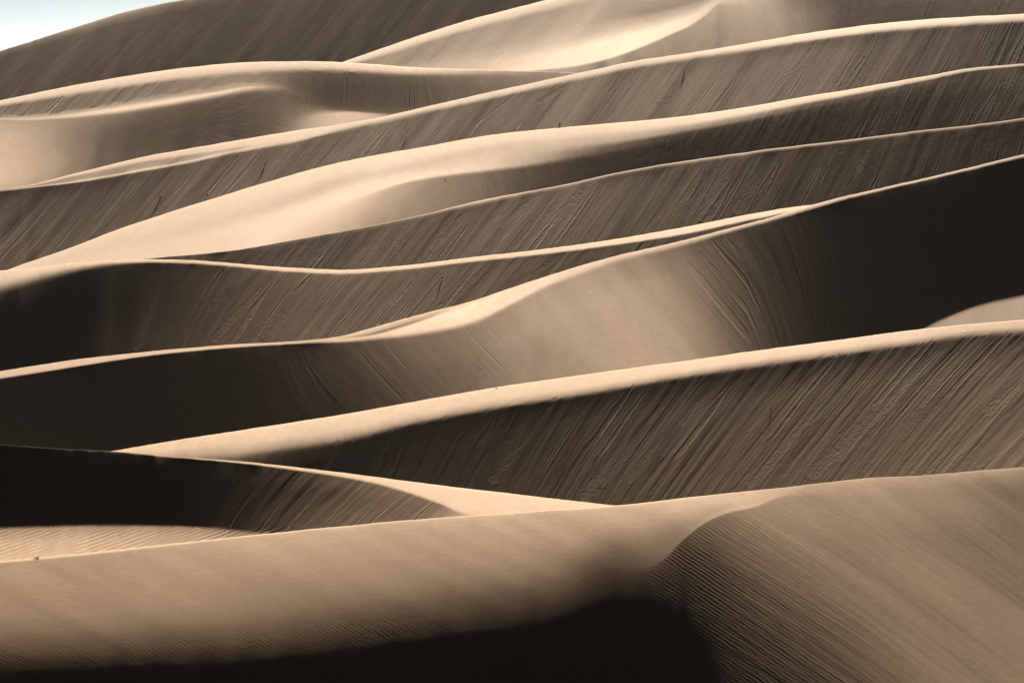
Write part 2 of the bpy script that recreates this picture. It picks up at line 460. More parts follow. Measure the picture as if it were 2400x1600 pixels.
dune("sunlit spur curling round a bright hollow below the sky line", 1150, tilt=-0.02, flute=0.2, streak=0.7, anchor=2,
     theta=[(700, 40), (1500, 36), (1700, 140), (2000, 70)], seed=2, streak_fn=lambda x, y: np.clip((1420 - x) / 100, 0.25, 3.0), tonal=0.04, back=80, lines=[
    [(-170, 460, 225), (500, 240, 225), (700, 183, 235), (800, 147, 235), (860, 126, 235), (1000, 78, 235), (1140, 36, 235), (1285, 0, 235), (1450, -45, 225), (1650, -85, 200), (2000, -110, 140), (2570, -120, 106)],
    [(-170, 465, 210), (500, 248, 210), (700, 190, 215), (800, 154, 215), (860, 135, 215), (1000, 90, 215), (1140, 50, 215), (1285, 14, 210), (1450, -30, 190), (1650, -70, 170), (2000, -100, 120), (2570, -110, 96)],
    [(-170, 475, 150), (500, 258, 150), (700, 200, 150), (800, 160, 150), (860, 146, 145), (1000, 104, 148), (1140, 64, 152), (1285, 30, 160), (1450, -5, 172), (1560, -20, 160), (1650, -45, 150), (1760, -60, 165), (1880, -70, 120), (2570, -90, 91)],
    [(-170, 490, 150), (500, 280, 150), (800, 175, 150), (900, 155, 148), (1000, 135, 152), (1150, 110, 168), (1300, 75, 180), (1400, 48, 180), (1480, 36, 148), (1540, 26, 142), (1620, 6, 142), (1690, -22, 155), (1760, -40, 172), (1880, -50, 118), (2570, -70, 90)],
    [(-170, 495, 150), (500, 285, 150), (800, 180, 150), (900, 158, 152), (1000, 140, 160), (1150, 122, 185), (1300, 95, 198), (1400, 68, 188), (1480, 46, 180), (1540, 36, 178), (1620, 14, 172), (1690, -14, 162), (1760, -25, 180), (1880, -35, 116), (2570, -55, 89)],
    [(-170, 500, 150), (500, 290, 150), (800, 190, 150), (900, 166, 158), (1000, 156, 175), (1100, 152, 195), (1200, 147, 220), (1300, 133, 242), (1400, 110, 250), (1500, 85, 250), (1580, 60, 242), (1630, 38, 226), (1680, 2, 190), (1760, -8, 188), (1880, -15, 114), (2570, -35, 88)],
    [(-170, 520, 150), (800, 205, 150), (1000, 190, 180), (1100, 180, 200), (1200, 168, 235), (1290, 160, 245), (1360, 151, 248), (1440, 132, 248), (1520, 102, 246), (1570, 80, 238), (1620, 57, 226), (1655, 33, 212), (1685, 8, 190), (1760, 8, 186), (1800, 4, 164), (1880, 2, 112), (1960, 0, 88), (2570, -15, 88)],
    [(-170, 525, 150), (800, 210, 150), (1000, 194, 180), (1100, 184, 200), (1200, 172, 160), (1290, 165, 150), (1360, 156, 152), (1440, 137, 154), (1520, 107, 156), (1570, 85, 158), (1620, 62, 160), (1655, 39, 162), (1685, 14, 166), (1760, 16, 182), (1800, 14, 162), (1880, 12, 114), (1960, 8, 88), (2570, -5, 88)],
    [(-170, 560, 150), (800, 240, 150), (1000, 215, 150), (1200, 195, 136), (1300, 185, 138), (1400, 168, 140), (1500, 142, 146), (1600, 102, 150), (1690, 55, 154), (1760, 46, 162), (1820, 40, 158), (1900, 34, 118), (1980, 24, 84), (2570, 15, 84)],
    [(-170, 600, 150), (800, 290, 150), (1000, 255, 130), (1200, 225, 130), (1300, 210, 132), (1400, 188, 136), (1500, 165, 140), (1600, 142, 144), (1690, 125, 146), (1760, 112, 148), (1820, 104, 148), (1900, 90, 122), (1980, 76, 80), (2200, 55, 80), (2400, 45, 84), (2570, 38, 84)],
])

dune("long dune with a double bright ridge at the left and a dim hollow at its middle", 950, tilt=-0.02, flute=0.2, streak=0.8, anchor=2,
     theta=[(0, 42), (500, 42), (700, 85), (900, 85), (1200, 110), (1700, 110)], seed=3, tonal=0.02, back=70,
     streak_fn=lambda x, y: np.where(y < np.interp(x, [0, 130, 250, 400, 600, 640], [272, 268, 246, 220, 190, 170]), 2.2, 0.15), lines=[
    [(-170, 268, 225), (0, 236, 225), (140, 207, 225), (280, 181, 225), (400, 163, 225), (480, 154, 225), (560, 147, 225), (650, 144.5, 225), (760, 144.5, 225), (850, 149, 225), (960, 157, 225), (1060, 161, 220), (1150, 164.5, 210), (1215, 166.5, 180), (1290, 169, 150), (1360, 172, 145), (1440, 176, 140), (1700, 200, 130), (2570, 300, 120)],
    [(-170, 276, 212), (0, 244, 212), (140, 220, 212), (280, 198, 208), (400, 182, 205), (560, 162, 215), (700, 156, 215), (800, 158, 215), (960, 167, 210), (1100, 168, 185), (1215, 170, 155), (1290, 172, 140), (1360, 175, 140), (1440, 179, 140), (1700, 205, 130), (2570, 305, 120)],
    [(-170, 284, 118), (0, 252, 118), (140, 232, 118), (280, 211, 114), (380, 195, 122), (450, 187, 132), (560, 178, 140), (640, 174, 122), (720, 171, 92), (800, 173, 85), (960, 180, 95), (1100, 180, 118), (1215, 180, 128), (1300, 182, 134), (1400, 186, 138), (1700, 215, 130), (2570, 315, 120)],
    [(-170, 302, 122), (0, 272, 122), (100, 265, 122), (250, 243, 116), (400, 214, 125), (500, 200, 132), (600, 190, 150), (660, 192, 112), (720, 198, 78), (800, 202, 74), (960, 203, 84), (1100, 205, 104), (1215, 203, 118), (1300, 200, 128), (1400, 203, 132), (1700, 230, 130), (2570, 330, 120)],
    [(-170, 306, 150), (0, 276, 150), (100, 271, 172), (250, 251, 172), (400, 227, 172), (500, 214, 172), (600, 200, 180), (640, 200, 148), (700, 213, 82), (800, 222, 74), (960, 220, 84), (1100, 222, 102), (1300, 215, 124), (1700, 245, 130), (2570, 345, 120)],
    [(-170, 309, 200), (0, 279, 200), (60, 280, 205), (130, 276, 215), (250, 262, 238), (400, 239, 240), (500, 221, 240), (600, 205, 212), (650, 204, 135), (720, 224, 80), (800, 233, 76), (960, 232, 84), (1100, 234, 100), (1300, 225, 122), (1700, 255, 130), (2570, 355, 120)],
    [(-170, 313, 168), (0, 283, 168), (60, 284, 162), (130, 281, 150), (250, 272, 122), (400, 251, 96), (500, 235, 90), (600, 219, 96), (650, 220, 106), (720, 240, 86), (800, 246, 80), (960, 250, 86), (1300, 240, 122), (1700, 265, 130), (2570, 365, 120)],
    [(-170, 350, 198), (0, 325, 195), (60, 322, 185), (130, 312, 150), (200, 310, 120), (300, 306, 86), (500, 286, 80), (620, 266, 92), (680, 260, 116), (740, 252, 112), (800, 256, 96), (900, 262, 98), (1300, 250, 122), (1700, 275, 130), (2570, 375, 120)],
    [(-170, 440, 210), (0, 420, 208), (40, 418, 200), (100, 402, 182), (160, 384, 146), (250, 362, 96), (400, 335, 80), (600, 306, 82), (690, 294, 120), (720, 282, 165), (760, 271, 200), (820, 266, 205), (880, 270, 190), (960, 280, 140), (1300, 262, 122), (1700, 285, 130), (2570, 385, 120)],
    [(-170, 470, 198), (0, 445, 196), (100, 425, 174), (250, 385, 96), (600, 330, 82), (690, 312, 140), (760, 300, 200), (880, 290, 190), (1300, 290, 122), (1700, 310, 130), (2570, 410, 120)],
])

dune("broad dune with a streaked brown face and a slim lit crescent along its left crest", 760, tilt=-0.05, flute=0.2, streak=0.6, anchor=4,
     theta=[(0, 44), (900, 46), (1500, 50), (2000, 58), (2400, 66)], seed=4, slides=((1926, 88, 1790, 243, 5), (1225, 208, 1099, 306, 3.5), (1358, 180, 1259, 245, 6), (1500, 152, 1422, 223, 3.5)), streak_fn=lambda x, y: np.where((x < 640) & (y < np.interp(x, [0, 85, 160, 238, 340, 442, 530, 600, 680], [446, 437, 428, 415, 396, 377, 357, 340, 300])), 4.5, 1.0), back=60, lines=[
    [(-170, 464, 205), (0, 443, 210), (50, 437, 212), (85, 430, 215), (160, 410, 215), (238, 391, 215), (340, 367, 215), (442, 349, 215), (578, 325, 218), (680, 308, 218), (800, 291, 220), (902, 272, 220), (1038, 241, 220), (1140, 218, 220), (1242, 196, 218), (1378, 167, 218), (1480, 145, 218), (1600, 127, 222), (1770, 99, 228), (1940, 71, 230), (2110, 51, 228), (2246, 41, 228), (2400, 33, 215), (2570, 26, 205)],
    [(-170, 465, 200), (0, 444, 200), (85, 432, 205), (160, 414, 208), (238, 397, 208), (340, 376, 208), (442, 361, 208), (578, 341, 212), (680, 326, 215), (740, 313, 215), (800, 297, 215), (902, 277, 215), (1038, 246, 215), (1140, 224, 210), (1242, 202, 210), (1378, 173, 210), (1480, 151, 212), (1600, 133, 215), (1770, 106, 220), (1940, 79, 225), (2110, 61, 222), (2246, 50, 222), (2400, 41, 205), (2570, 34, 195)],
    [(-170, 466, 155), (0, 445, 155), (85, 433, 152), (160, 417, 150), (238, 401, 150), (340, 381, 150), (442, 366, 152), (530, 352, 165), (600, 341, 200), (680, 328, 205), (740, 315, 206), (800, 299, 206), (1140, 226, 203), (1480, 153, 203), (1770, 108, 212), (2110, 63, 212), (2400, 43, 195), (2570, 36, 185)],
    [(-170, 467, 155), (0, 446, 155), (85, 435, 150), (160, 425, 150), (238, 412, 150), (340, 393, 150), (442, 375, 155), (530, 355, 180), (600, 343, 200), (680, 330, 202), (740, 317, 202), (800, 301, 202), (1140, 228, 200), (1480, 155, 200), (1770, 110, 205), (2110, 65, 205), (2400, 45, 185), (2570, 38, 170)],
    [(-170, 468, 210), (0, 447, 215), (85, 437, 222), (160, 429, 228), (238, 416, 228), (340, 398, 228), (442, 379, 226), (530, 359, 220), (600, 346, 208), (680, 332, 200), (740, 319, 195), (800, 303, 195), (1140, 230, 190), (1480, 157, 190), (1770, 112, 195), (2110, 67, 195), (2400, 47, 170), (2570, 40, 150)],
    [(-170, 471, 75), (0, 450, 68), (85, 440, 60), (160, 432, 58), (238, 421, 64), (340, 403, 80), (442, 385, 90), (530, 366, 92), (600, 353, 94), (680, 339, 98), (800, 310, 102), (902, 290, 106), (1038, 259, 106), (1140, 237, 106), (1242, 215, 108), (1378, 186, 108), (1480, 164, 108), (1600, 146, 105), (1770, 121, 96), (1940, 93, 90), (2110, 75, 82), (2246, 64, 76), (2400, 55, 64), (2570, 48, 60)],
    [(-170, 500, 82), (0, 480, 78), (238, 450, 80), (442, 410, 94), (680, 365, 100), (902, 310, 108), (1140, 262, 110), (1378, 215, 112), (1600, 180, 112), (1770, 155, 108), (1940, 125, 104), (2110, 105, 92), (2400, 85, 70), (2570, 78, 66)],
    [(-170, 670, 96), (0, 640, 96), (300, 530, 96), (600, 440, 104), (900, 365, 108), (1200, 315, 110), (1500, 288, 112), (1700, 262, 110), (1900, 228, 106), (2100, 192, 92), (2300, 160, 76), (2400, 152, 72), (2570, 140, 70)],
])

dune("smooth cream dune wide and sunlit on the left, dark toward the right", 600, tilt=-0.03, flute=0.2, streak=0.8, anchor=3, streak_fn=lambda x, y: np.clip((x - 1300) / 600, 0.12, 0.8),
     theta=[(0, 20), (800, 20), (1000, 130), (1250, 100), (1600, 60), (2400, 62)], seed=5, tonal=0.02, back=50, lines=[
    [(-170, 700, 225), (27, 629, 225), (160, 582, 225), (289, 533, 225), (476, 473, 225), (680, 411, 226), (800, 380, 228), (1004, 342, 228), (1140, 318, 226), (1378, 294, 224), (1600, 273, 224), (1736, 253, 224), (1906, 224, 220), (2042, 201, 215), (2178, 177, 205), (2280, 160, 200), (2400, 150, 200), (2570, 140, 195)],
    [(-170, 705, 215), (27, 634, 215), (289, 544, 215), (476, 488, 218), (680, 428, 222), (800, 395, 225), (1004, 354, 225), (1140, 329, 222), (1378, 303, 216), (1600, 287, 214), (1736, 265, 216), (1906, 234, 210), (2042, 210, 200), (2178, 183.5, 185), (2280, 164, 180), (2400, 152.5, 180), (2570, 143, 170)],
    [(-170, 708, 212), (27, 640, 212), (289, 572, 208), (476, 528, 206), (680, 468, 198), (800, 425, 196), (1004, 383, 196), (1140, 352, 194), (1300, 338, 184), (1450, 326, 166), (1600, 303, 150), (1736, 279, 132), (1906, 244, 95), (2042, 218, 82), (2178, 190, 74), (2280, 169, 72), (2400, 157, 70), (2570, 149, 70)],
    [(-170, 711, 214), (27, 644, 214), (289, 590, 214), (476, 556, 216), (600, 525, 225), (700, 496, 240), (800, 466, 242), (900, 437, 238), (1004, 413, 228), (1140, 395, 212), (1250, 380, 165), (1350, 360, 118), (1450, 342, 90), (1600, 316, 66), (1736, 292, 62), (1906, 260, 60), (2042, 236, 60), (2178, 212, 64), (2280, 192, 66), (2400, 180, 70), (2570, 170, 70)],
    [(-170, 714, 216), (27, 648, 216), (289, 604, 218), (476, 578, 216), (600, 555, 216), (700, 526, 222), (800, 488, 215), (860, 466, 200), (900, 449, 186), (950, 433, 168), (1004, 423, 142), (1140, 407, 112), (1250, 394, 80), (1350, 379, 62), (1600, 336, 52), (1906, 286, 52), (2178, 242, 56), (2400, 222, 64), (2570, 212, 64)],
    [(-170, 730, 216), (27, 660, 216), (289, 625, 218), (476, 606, 216), (600, 585, 210), (700, 568, 205), (800, 550, 186), (860, 535, 152), (950, 515, 142), (1050, 494, 130), (1150, 470, 105), (1250, 450, 76), (1400, 420, 56), (1600, 385, 48), (2000, 335, 50), (2400, 285, 62), (2570, 270, 62)],
])

dune("dark dune with a knife edge crest and long avalanche lanes", 500, tilt=-0.05, flute=0.2, streak=0.65, anchor=1,
     theta=[(300, 46), (1200, 48), (1700, 58), (2100, 68), (2400, 75)], seed=6, slides=((1746, 360, 1634, 520, 9), (1784, 395, 1726, 497, 12), (1269, 443, 1174, 533, 9), (1392, 417, 1283, 533, 11), (1120, 472, 1010, 585, 12), (2052, 322, 2000, 420, 6)), back=45, lines=[
    [(-170, 660, 100), (150, 636, 100), (340, 607, 100), (544, 587, 105), (680, 563, 110), (800, 542, 130), (848, 533, 150), (1004, 500, 190), (1123, 471, 205), (1276, 442, 210), (1446, 406, 210), (1600, 378.5, 212), (1804, 350, 212), (1974, 330, 212), (2144, 308, 210), (2314, 289, 205), (2400, 277, 200), (2570, 258, 200)],
    [(-170, 662, 78), (150, 638, 78), (340, 609.5, 78), (544, 589.5, 76), (800, 544.5, 100), (1004, 502.5, 130), (1276, 444.5, 150), (1446, 408.5, 150), (1600, 381, 150), (1804, 352.5, 150), (1974, 332.5, 150), (2144, 310, 145), (2314, 291, 140), (2400, 279, 130), (2570, 260, 130)],
    [(-170, 668, 74), (150, 642, 74), (340, 613, 74), (544, 595, 72), (800, 550, 80), (1004, 508, 88), (1276, 450, 92), (1446, 414, 88), (1600, 387, 78), (1804, 358, 68), (1974, 338, 64), (2144, 316, 58), (2314, 297, 50), (2400, 285, 44), (2570, 266, 44)],
    [(-170, 690, 74), (340, 630, 74), (544, 610, 73), (800, 590, 86), (1004, 560, 92), (1276, 510, 94), (1446, 475, 92), (1600, 450, 84), (1804, 420, 68), (1974, 390, 62), (2144, 365, 58), (2400, 325, 48), (2570, 310, 48)],
    [(-170, 720, 74), (340, 650, 74), (544, 650, 74), (800, 655, 92), (1004, 635, 94), (1276, 602, 92), (1600, 560, 84), (1800, 515, 66), (2000, 470, 60), (2200, 430, 54), (2400, 380, 50), (2570, 350, 50)],
])

dune("low dune whose bright rim dips in the middle, black brown on the left", 420, tilt=-0.03, flute=0.2, streak=0.7, anchor=2, streak_fn=lambda x, y: np.clip((x - 100) / 400, 0.15, 1),
     theta=[(0, 88), (300, 72), (500, 58), (800, 48), (1900, 46)], seed=7, slides=((1160, 610, 1018, 734, 9), (1310, 594, 1232, 662, 8), (646, 640, 490, 805, 10), (391, 640, 316, 822, 13)), tonal=0.02, smooth=12, back=40, lines=[
    [(-170, 642, 215), (0, 634, 215), (51, 630, 215), (170, 618, 215), (255, 611, 215), (340, 608, 215), (442, 610, 215), (544, 617, 218), (680, 627, 220), (800, 632, 220), (936, 623, 220), (1106, 603, 220), (1276, 584, 220), (1446, 560, 220), (1600, 533, 220), (1770, 500, 220), (1889, 481, 220), (2000, 474, 220), (2570, 390, 200)],
    [(-170, 660, 205), (0, 650, 205), (51, 642, 206), (170, 624, 208), (255, 615, 208), (340, 612, 208), (442, 614, 210), (544, 621, 212), (680, 633, 215), (800, 638, 215), (936, 629, 215), (1106, 610, 215), (1276, 592, 215), (1446, 570, 215), (1600, 546, 215), (1770, 510, 215), (1889, 488, 215), (2000, 480, 215), (2570, 396, 200)],
    [(-170, 686, 178), (0, 668, 175), (51, 656, 168), (170, 631, 150), (255, 618, 165), (340, 614, 180), (442, 616, 190), (544, 623, 195), (680, 635, 200), (800, 640, 200), (936, 631, 200), (1106, 612, 200), (1276, 594, 200), (1446, 572, 200), (1600, 548, 200), (1770, 512, 200), (1889, 490, 200), (2000, 482, 200), (2570, 398, 180)],
    [(-170, 712, 60), (0, 690, 52), (51, 676, 44), (170, 643, 36), (255, 626, 40), (340, 618, 44), (442, 620, 58), (544, 627, 72), (680, 639, 96), (800, 644, 102), (936, 635, 98), (1106, 616, 90), (1276, 598, 80), (1446, 576, 78), (1600, 552, 75), (1770, 516, 80), (1889, 494, 80), (2000, 486, 80), (2570, 402, 80)],
    [(-170, 780, 22), (0, 750, 22), (170, 720, 30), (340, 700, 42), (442, 700, 62), (544, 700, 76), (680, 705, 90), (800, 705, 94), (936, 690, 96), (1106, 655, 90), (1276, 620, 82), (1446, 590, 76), (1600, 565, 75), (1889, 510, 80), (2570, 420, 80)],
    [(-170, 895, 22), (0, 875, 22), (170, 850, 32), (340, 832, 58), (544, 815, 82), (680, 806, 98), (800, 798, 102), (936, 760, 100), (1106, 715, 88), (1276, 665, 78), (1446, 615, 75), (1600, 580, 75), (1889, 530, 80), (2570, 450, 80)],
])

dune("tall swelling dune with a white crescent, tan belly and black right flank", 330, tilt=0.0, flute=0.12, streak=0.6, skin=0.6, anchor=5,
     bend=[(-170, 0.0), (800, 0.0), (1300, 0.03), (1800, 0.03), (2570, -0.05)],
     theta=[(0, 90), (560, 100), (850, 126), (1750, 124), (2000, 95), (2400, 66)], seed=8, tonal=0.035, back=35, dark=0.0,
     streak_fn=lambda x, y: np.clip(0.25 + (x - 1500) / 1500, 0.25, 0.6), lines=[
    [(-170, 895, 212), (0, 870, 212), (170, 844, 212), (340, 824.5, 212), (544, 807, 212), (748, 795, 212), (800, 787, 212), (868, 769, 210), (1004, 732, 215), (1106, 705, 225), (1208, 671, 225), (1310, 638, 220), (1446, 599, 215), (1600, 564, 212), (1719, 533, 212), (1804, 510, 210), (1906, 480, 208), (2008, 454, 208), (2178, 415, 205), (2400, 362, 200), (2570, 318, 200)],
    [(-170, 898, 208), (0, 874, 208), (170, 848, 208), (340, 827, 208), (544, 808.5, 208), (748, 796, 208), (800, 789.5, 206), (868, 777, 200), (920, 763, 195), (1004, 738, 190), (1050, 723, 212), (1106, 709, 228), (1208, 676, 228), (1310, 641, 214), (1446, 601, 210), (1600, 565.5, 208), (1804, 511, 205), (2008, 455, 202), (2400, 363, 195), (2570, 319, 195)],
    [(-170, 901, 208), (0, 877, 208), (170, 851, 208), (340, 828.5, 208), (544, 809.5, 208), (748, 797, 206), (800, 792, 200), (868, 784, 120), (920, 770, 115), (1004, 743, 160), (1050, 727, 222), (1106, 713, 242), (1208, 680, 238), (1310, 643, 212), (1446, 602, 208), (1600, 566.5, 205), (1804, 512, 200), (2008, 456, 195), (2400, 364, 185), (2570, 320, 185)],
    [(-170, 903, 208), (0, 879, 208), (170, 853, 208), (340, 830, 208), (544, 810.5, 208), (748, 798, 205), (800, 794, 204), (868, 787, 210), (920, 775, 230), (1004, 749, 240), (1050, 733, 245), (1106, 720, 248), (1208, 685, 242), (1310, 645, 210), (1446, 603, 205), (1600, 567.5, 200), (1804, 513, 192), (2008, 457, 185), (2400, 365, 170), (2570, 321, 170)],
    [(-170, 908, 200), (0, 884, 200), (170, 858, 204), (340, 832.5, 204), (544, 812.5, 204), (748, 800, 200), (800, 798, 200), (868, 791, 208), (970, 778, 222), (1106, 749, 235), (1208, 700, 232), (1276, 666, 222), (1327, 647, 202), (1446, 605, 195), (1600, 569, 185), (1804, 514.5, 170), (2008, 458.5, 160), (2400, 366.5, 140), (2570, 322, 140)],
    [(-170, 913, 38), (0, 890, 38), (170, 863, 32), (340, 837, 32), (544, 817, 38), (748, 806, 55), (800, 805, 66), (868, 800, 86), (970, 790, 106), (1106, 763, 132), (1208, 714, 148), (1276, 679, 155), (1327, 659, 155), (1446, 617, 142), (1600, 580, 102), (1700, 550, 74), (1804, 522, 50), (2008, 464, 30), (2400, 372, 20), (2570, 328, 20)],
    [(-170, 975, 32), (0, 950, 32), (300, 905, 30), (600, 870, 38), (800, 860, 64), (970, 845, 98), (1106, 822, 122), (1208, 785, 146), (1276, 755, 158), (1400, 710, 164), (1500, 680, 158), (1600, 655, 128), (1700, 630, 82), (1804, 600, 52), (2008, 545, 30), (2400, 470, 18), (2570, 440, 18)],
    [(-170, 1040, 36), (0, 1010, 36), (300, 980, 32), (600, 940, 38), (800, 915, 55), (1000, 885, 92), (1200, 845, 130), (1400, 800, 160), (1500, 780, 166), (1600, 760, 150), (1700, 745, 98), (1800, 725, 60), (1900, 700, 40), (2100, 650, 28), (2400, 580, 20), (2570, 550, 20)],
    [(-170, 1080, 38), (0, 1055, 38), (300, 1045, 32), (600, 995, 38), (800, 968, 50), (1000, 938, 86), (1200, 902, 126), (1400, 875, 152), (1500, 862, 168), (1600, 848, 162), (1700, 836, 112), (1800, 822, 68), (1900, 808, 42), (2100, 784, 30), (2150, 772, 32), (2200, 748, 30), (2300, 710, 26), (2400, 688, 26), (2570, 660, 26)],
    [(-170, 1084, 38), (0, 1059, 38), (300, 1049, 32), (600, 999, 38), (800, 972, 50), (1000, 942, 86), (1200, 906, 126), (1400, 879, 152), (1500, 866, 168), (1600, 852, 164), (1700, 840, 116), (1800, 826, 74), (1900, 812, 60), (2100, 788, 120), (2150, 778, 145), (2200, 754, 150), (2300, 715, 152), (2400, 693, 155), (2570, 665, 155)],
    [(-170, 1110, 38), (0, 1085, 38), (300, 1070, 32), (600, 1020, 38), (1000, 965, 86), (1400, 905, 152), (1600, 880, 164), (1800, 850, 90), (2100, 815, 130), (2200, 790, 152), (2400, 765, 158), (2570, 750, 158)],
])

dune("dune with a broad glowing rounded top and a dark raked slide face", 250, tilt=-0.06, flute=0.12, tonal=0.045, streak=0.7, anchor=3,
     theta=[(600, 72), (1000, 60), (1500, 50), (2000, 46), (2400, 42)], seed=9, slides=((1557, 1019, 1473, 1129, 11), (1659, 912, 1595, 996, 8), (1516, 994, 1363, 1172, 18), (1975, 897, 1746, 1152, 13), (2169, 861, 1889, 1126, 18), (2400, 887, 2312, 968, 12), (1240, 1010, 1150, 1130, 12)), back=30, lines=[
    [(-170, 1150, 225), (100, 1088, 225), (262, 1057, 225), (510, 1016, 225), (800, 971, 226), (970, 941, 228), (1174, 905.5, 228), (1378, 876.5, 228), (1600, 846, 228), (1770, 822, 226), (1974, 795, 224), (2144, 773, 218), (2280, 759, 210), (2400, 749, 202), (2570, 736, 200)],
    [(-170, 1155, 218), (100, 1093, 218), (262, 1062, 218), (400, 1052, 215), (510, 1042, 212), (650, 1026, 212), (800, 1005, 208), (970, 970, 210), (1174, 934, 212), (1378, 904, 216), (1600, 868, 218), (1770, 843, 216), (1974, 814, 212), (2144, 791, 206), (2280, 773, 196), (2400, 765, 188), (2570, 752, 185)],
    [(-170, 1160, 205), (100, 1098, 205), (262, 1067, 205), (400, 1064, 190), (510, 1061, 178), (650, 1045, 168), (800, 1022, 168), (970, 983, 172), (1174, 946, 174), (1378, 915, 176), (1600, 877, 176), (1770, 852, 172), (1974, 823, 168), (2144, 799, 165), (2280, 780, 160), (2400, 771, 155), (2570, 758, 150)],
    [(-170, 1170, 180), (100, 1104, 180), (262, 1074, 180), (400, 1076, 145), (510, 1080, 110), (650, 1064, 60), (800, 1042, 40), (970, 1000, 36), (1174, 962, 36), (1378, 930, 36), (1600, 891, 42), (1770, 866, 44), (1974, 837, 46), (2144, 812, 52), (2280, 793, 56), (2400, 785, 56), (2570, 772, 56)],
    [(-170, 1190, 120), (262, 1090, 120), (510, 1100, 60), (650, 1090, 40), (800, 1078, 36), (970, 1050, 42), (1174, 1020, 50), (1378, 990, 60), (1600, 960, 70), (1770, 935, 74), (1974, 905, 78), (2144, 885, 82), (2400, 855, 88), (2570, 840, 90)],
    [(-170, 1230, 60), (262, 1130, 60), (510, 1130, 40), (650, 1130, 38), (800, 1145, 40), (970, 1165, 52), (1174, 1180, 64), (1400, 1190, 74), (1600, 1172, 80), (1800, 1152, 88), (2000, 1130, 94), (2200, 1118, 102), (2400, 1102, 108), (2570, 1090, 110)],
])

rip10 = lambda x, y: np.clip((y - 1236) / 14.0, 0, 1) * np.clip((760 - x) / 120.0, 0, 1) * 1.6
dune("black shaded dune at the left with a bright tapering tail and a rippled sandy foot", 190, tilt=-0.02, flute=0.2, streak=0.85, anchor=2,
     theta=[(0, 80), (400, 62), (700, 48), (1000, 44)], seed=10, tonal=0.03, back=22, dark=0.0, ripple_fn=rip10, ripple_dir=(0.35, 1.0), ripple_len=8.5, lines=[
    [(-170, 1034, 60), (0, 1042.5, 60), (170, 1053, 80), (262, 1057, 120), (391, 1068, 190), (544, 1079, 215), (680, 1093, 220), (800, 1107, 222), (970, 1129, 224), (1106, 1146, 225), (1276, 1165, 225), (1430, 1183, 225), (1600, 1204, 225), (2570, 1300, 225)],
    [(-170, 1035, 30), (0, 1044, 30), (170, 1054.5, 40), (262, 1058.5, 60), (391, 1069.5, 140), (544, 1081.5, 205), (680, 1097, 214), (800, 1114, 214), (880, 1129, 216), (936, 1144, 216), (1000, 1165, 216), (1040, 1180, 216), (1072, 1194, 214), (1106, 1200, 215), (1276, 1195, 218), (1430, 1196, 218), (1600, 1215, 218), (2570, 1310, 218)],
    [(-170, 1038, 3), (0, 1047, 4), (170, 1058, 6), (262, 1062, 10), (391, 1073, 20), (544, 1085, 40), (680, 1102, 64), (800, 1120, 88), (880, 1136, 102), (936, 1151, 106), (1000, 1172, 112), (1040, 1187, 118), (1072, 1201, 150), (1106, 1210, 205), (1276, 1205, 214), (1430, 1204, 214), (1600, 1222, 214), (2570, 1316, 214)],
    [(-170, 1130, 0), (0, 1140, 2), (200, 1140, 8), (391, 1140, 18), (544, 1142, 32), (680, 1150, 52), (800, 1164, 78), (900, 1178, 98), (1000, 1195, 112), (1072, 1210, 150), (1106, 1218, 205), (1276, 1216, 212), (1600, 1230, 212), (2570, 1322, 212)],
    [(-170, 1232, 6), (0, 1228, 8), (200, 1224, 14), (391, 1226, 22), (480, 1230, 30), (544, 1236, 42), (620, 1242, 62), (700, 1243, 84), (800, 1238, 102), (900, 1230, 108), (1000, 1222, 116), (1106, 1230, 200), (1600, 1240, 212), (2570, 1330, 212)],
    [(-170, 1242, 145), (0, 1237, 148), (200, 1232, 148), (391, 1234, 146), (480, 1239, 144), (544, 1246, 142), (620, 1253, 132), (700, 1255, 110), (800, 1252, 105), (1000, 1236, 118), (1106, 1242, 200), (1600, 1250, 212), (2570, 1340, 212)],
    [(-170, 1282, 195), (0, 1275, 195), (150, 1266, 190), (300, 1258, 180), (450, 1256, 170), (544, 1260, 160), (700, 1268, 120), (1000, 1250, 118), (1600, 1262, 212), (2570, 1350, 212)],
    [(-170, 1340, 210), (0, 1328, 210), (150, 1315, 208), (300, 1302, 200), (544, 1290, 170), (1000, 1270, 118), (1600, 1280, 212), (2570, 1370, 212)],
])

def rip11(x, y):
    band = np.exp(-((y - (1545 - 0.085 * x)) / 38.0) ** 2) * np.clip((1250 - x) / 300.0, 0, 1) * 0.18
    ridge = np.interp(x, [1480, 1510, 1549, 1600, 1651, 1702, 1770, 1838, 1900], [1390, 1355, 1311, 1262, 1222, 1199, 1183, 1158, 1136])
    nose = np.clip((y - ridge - 2) / 12.0, 0, 1) * np.clip((x - 1490) / 40.0, 0, 1) * np.clip((2080 + 0.25 * (y - 1200) - x) / 420.0, 0, 1)
    top = np.clip((1260 - y) / 60.0, 0, 1) * np.clip((x - 1000) / 200, 0, 1) * np.clip((1640 - x) / 60, 0, 1) * 0.3
    return np.maximum(np.maximum(band, nose * 0.38), top)

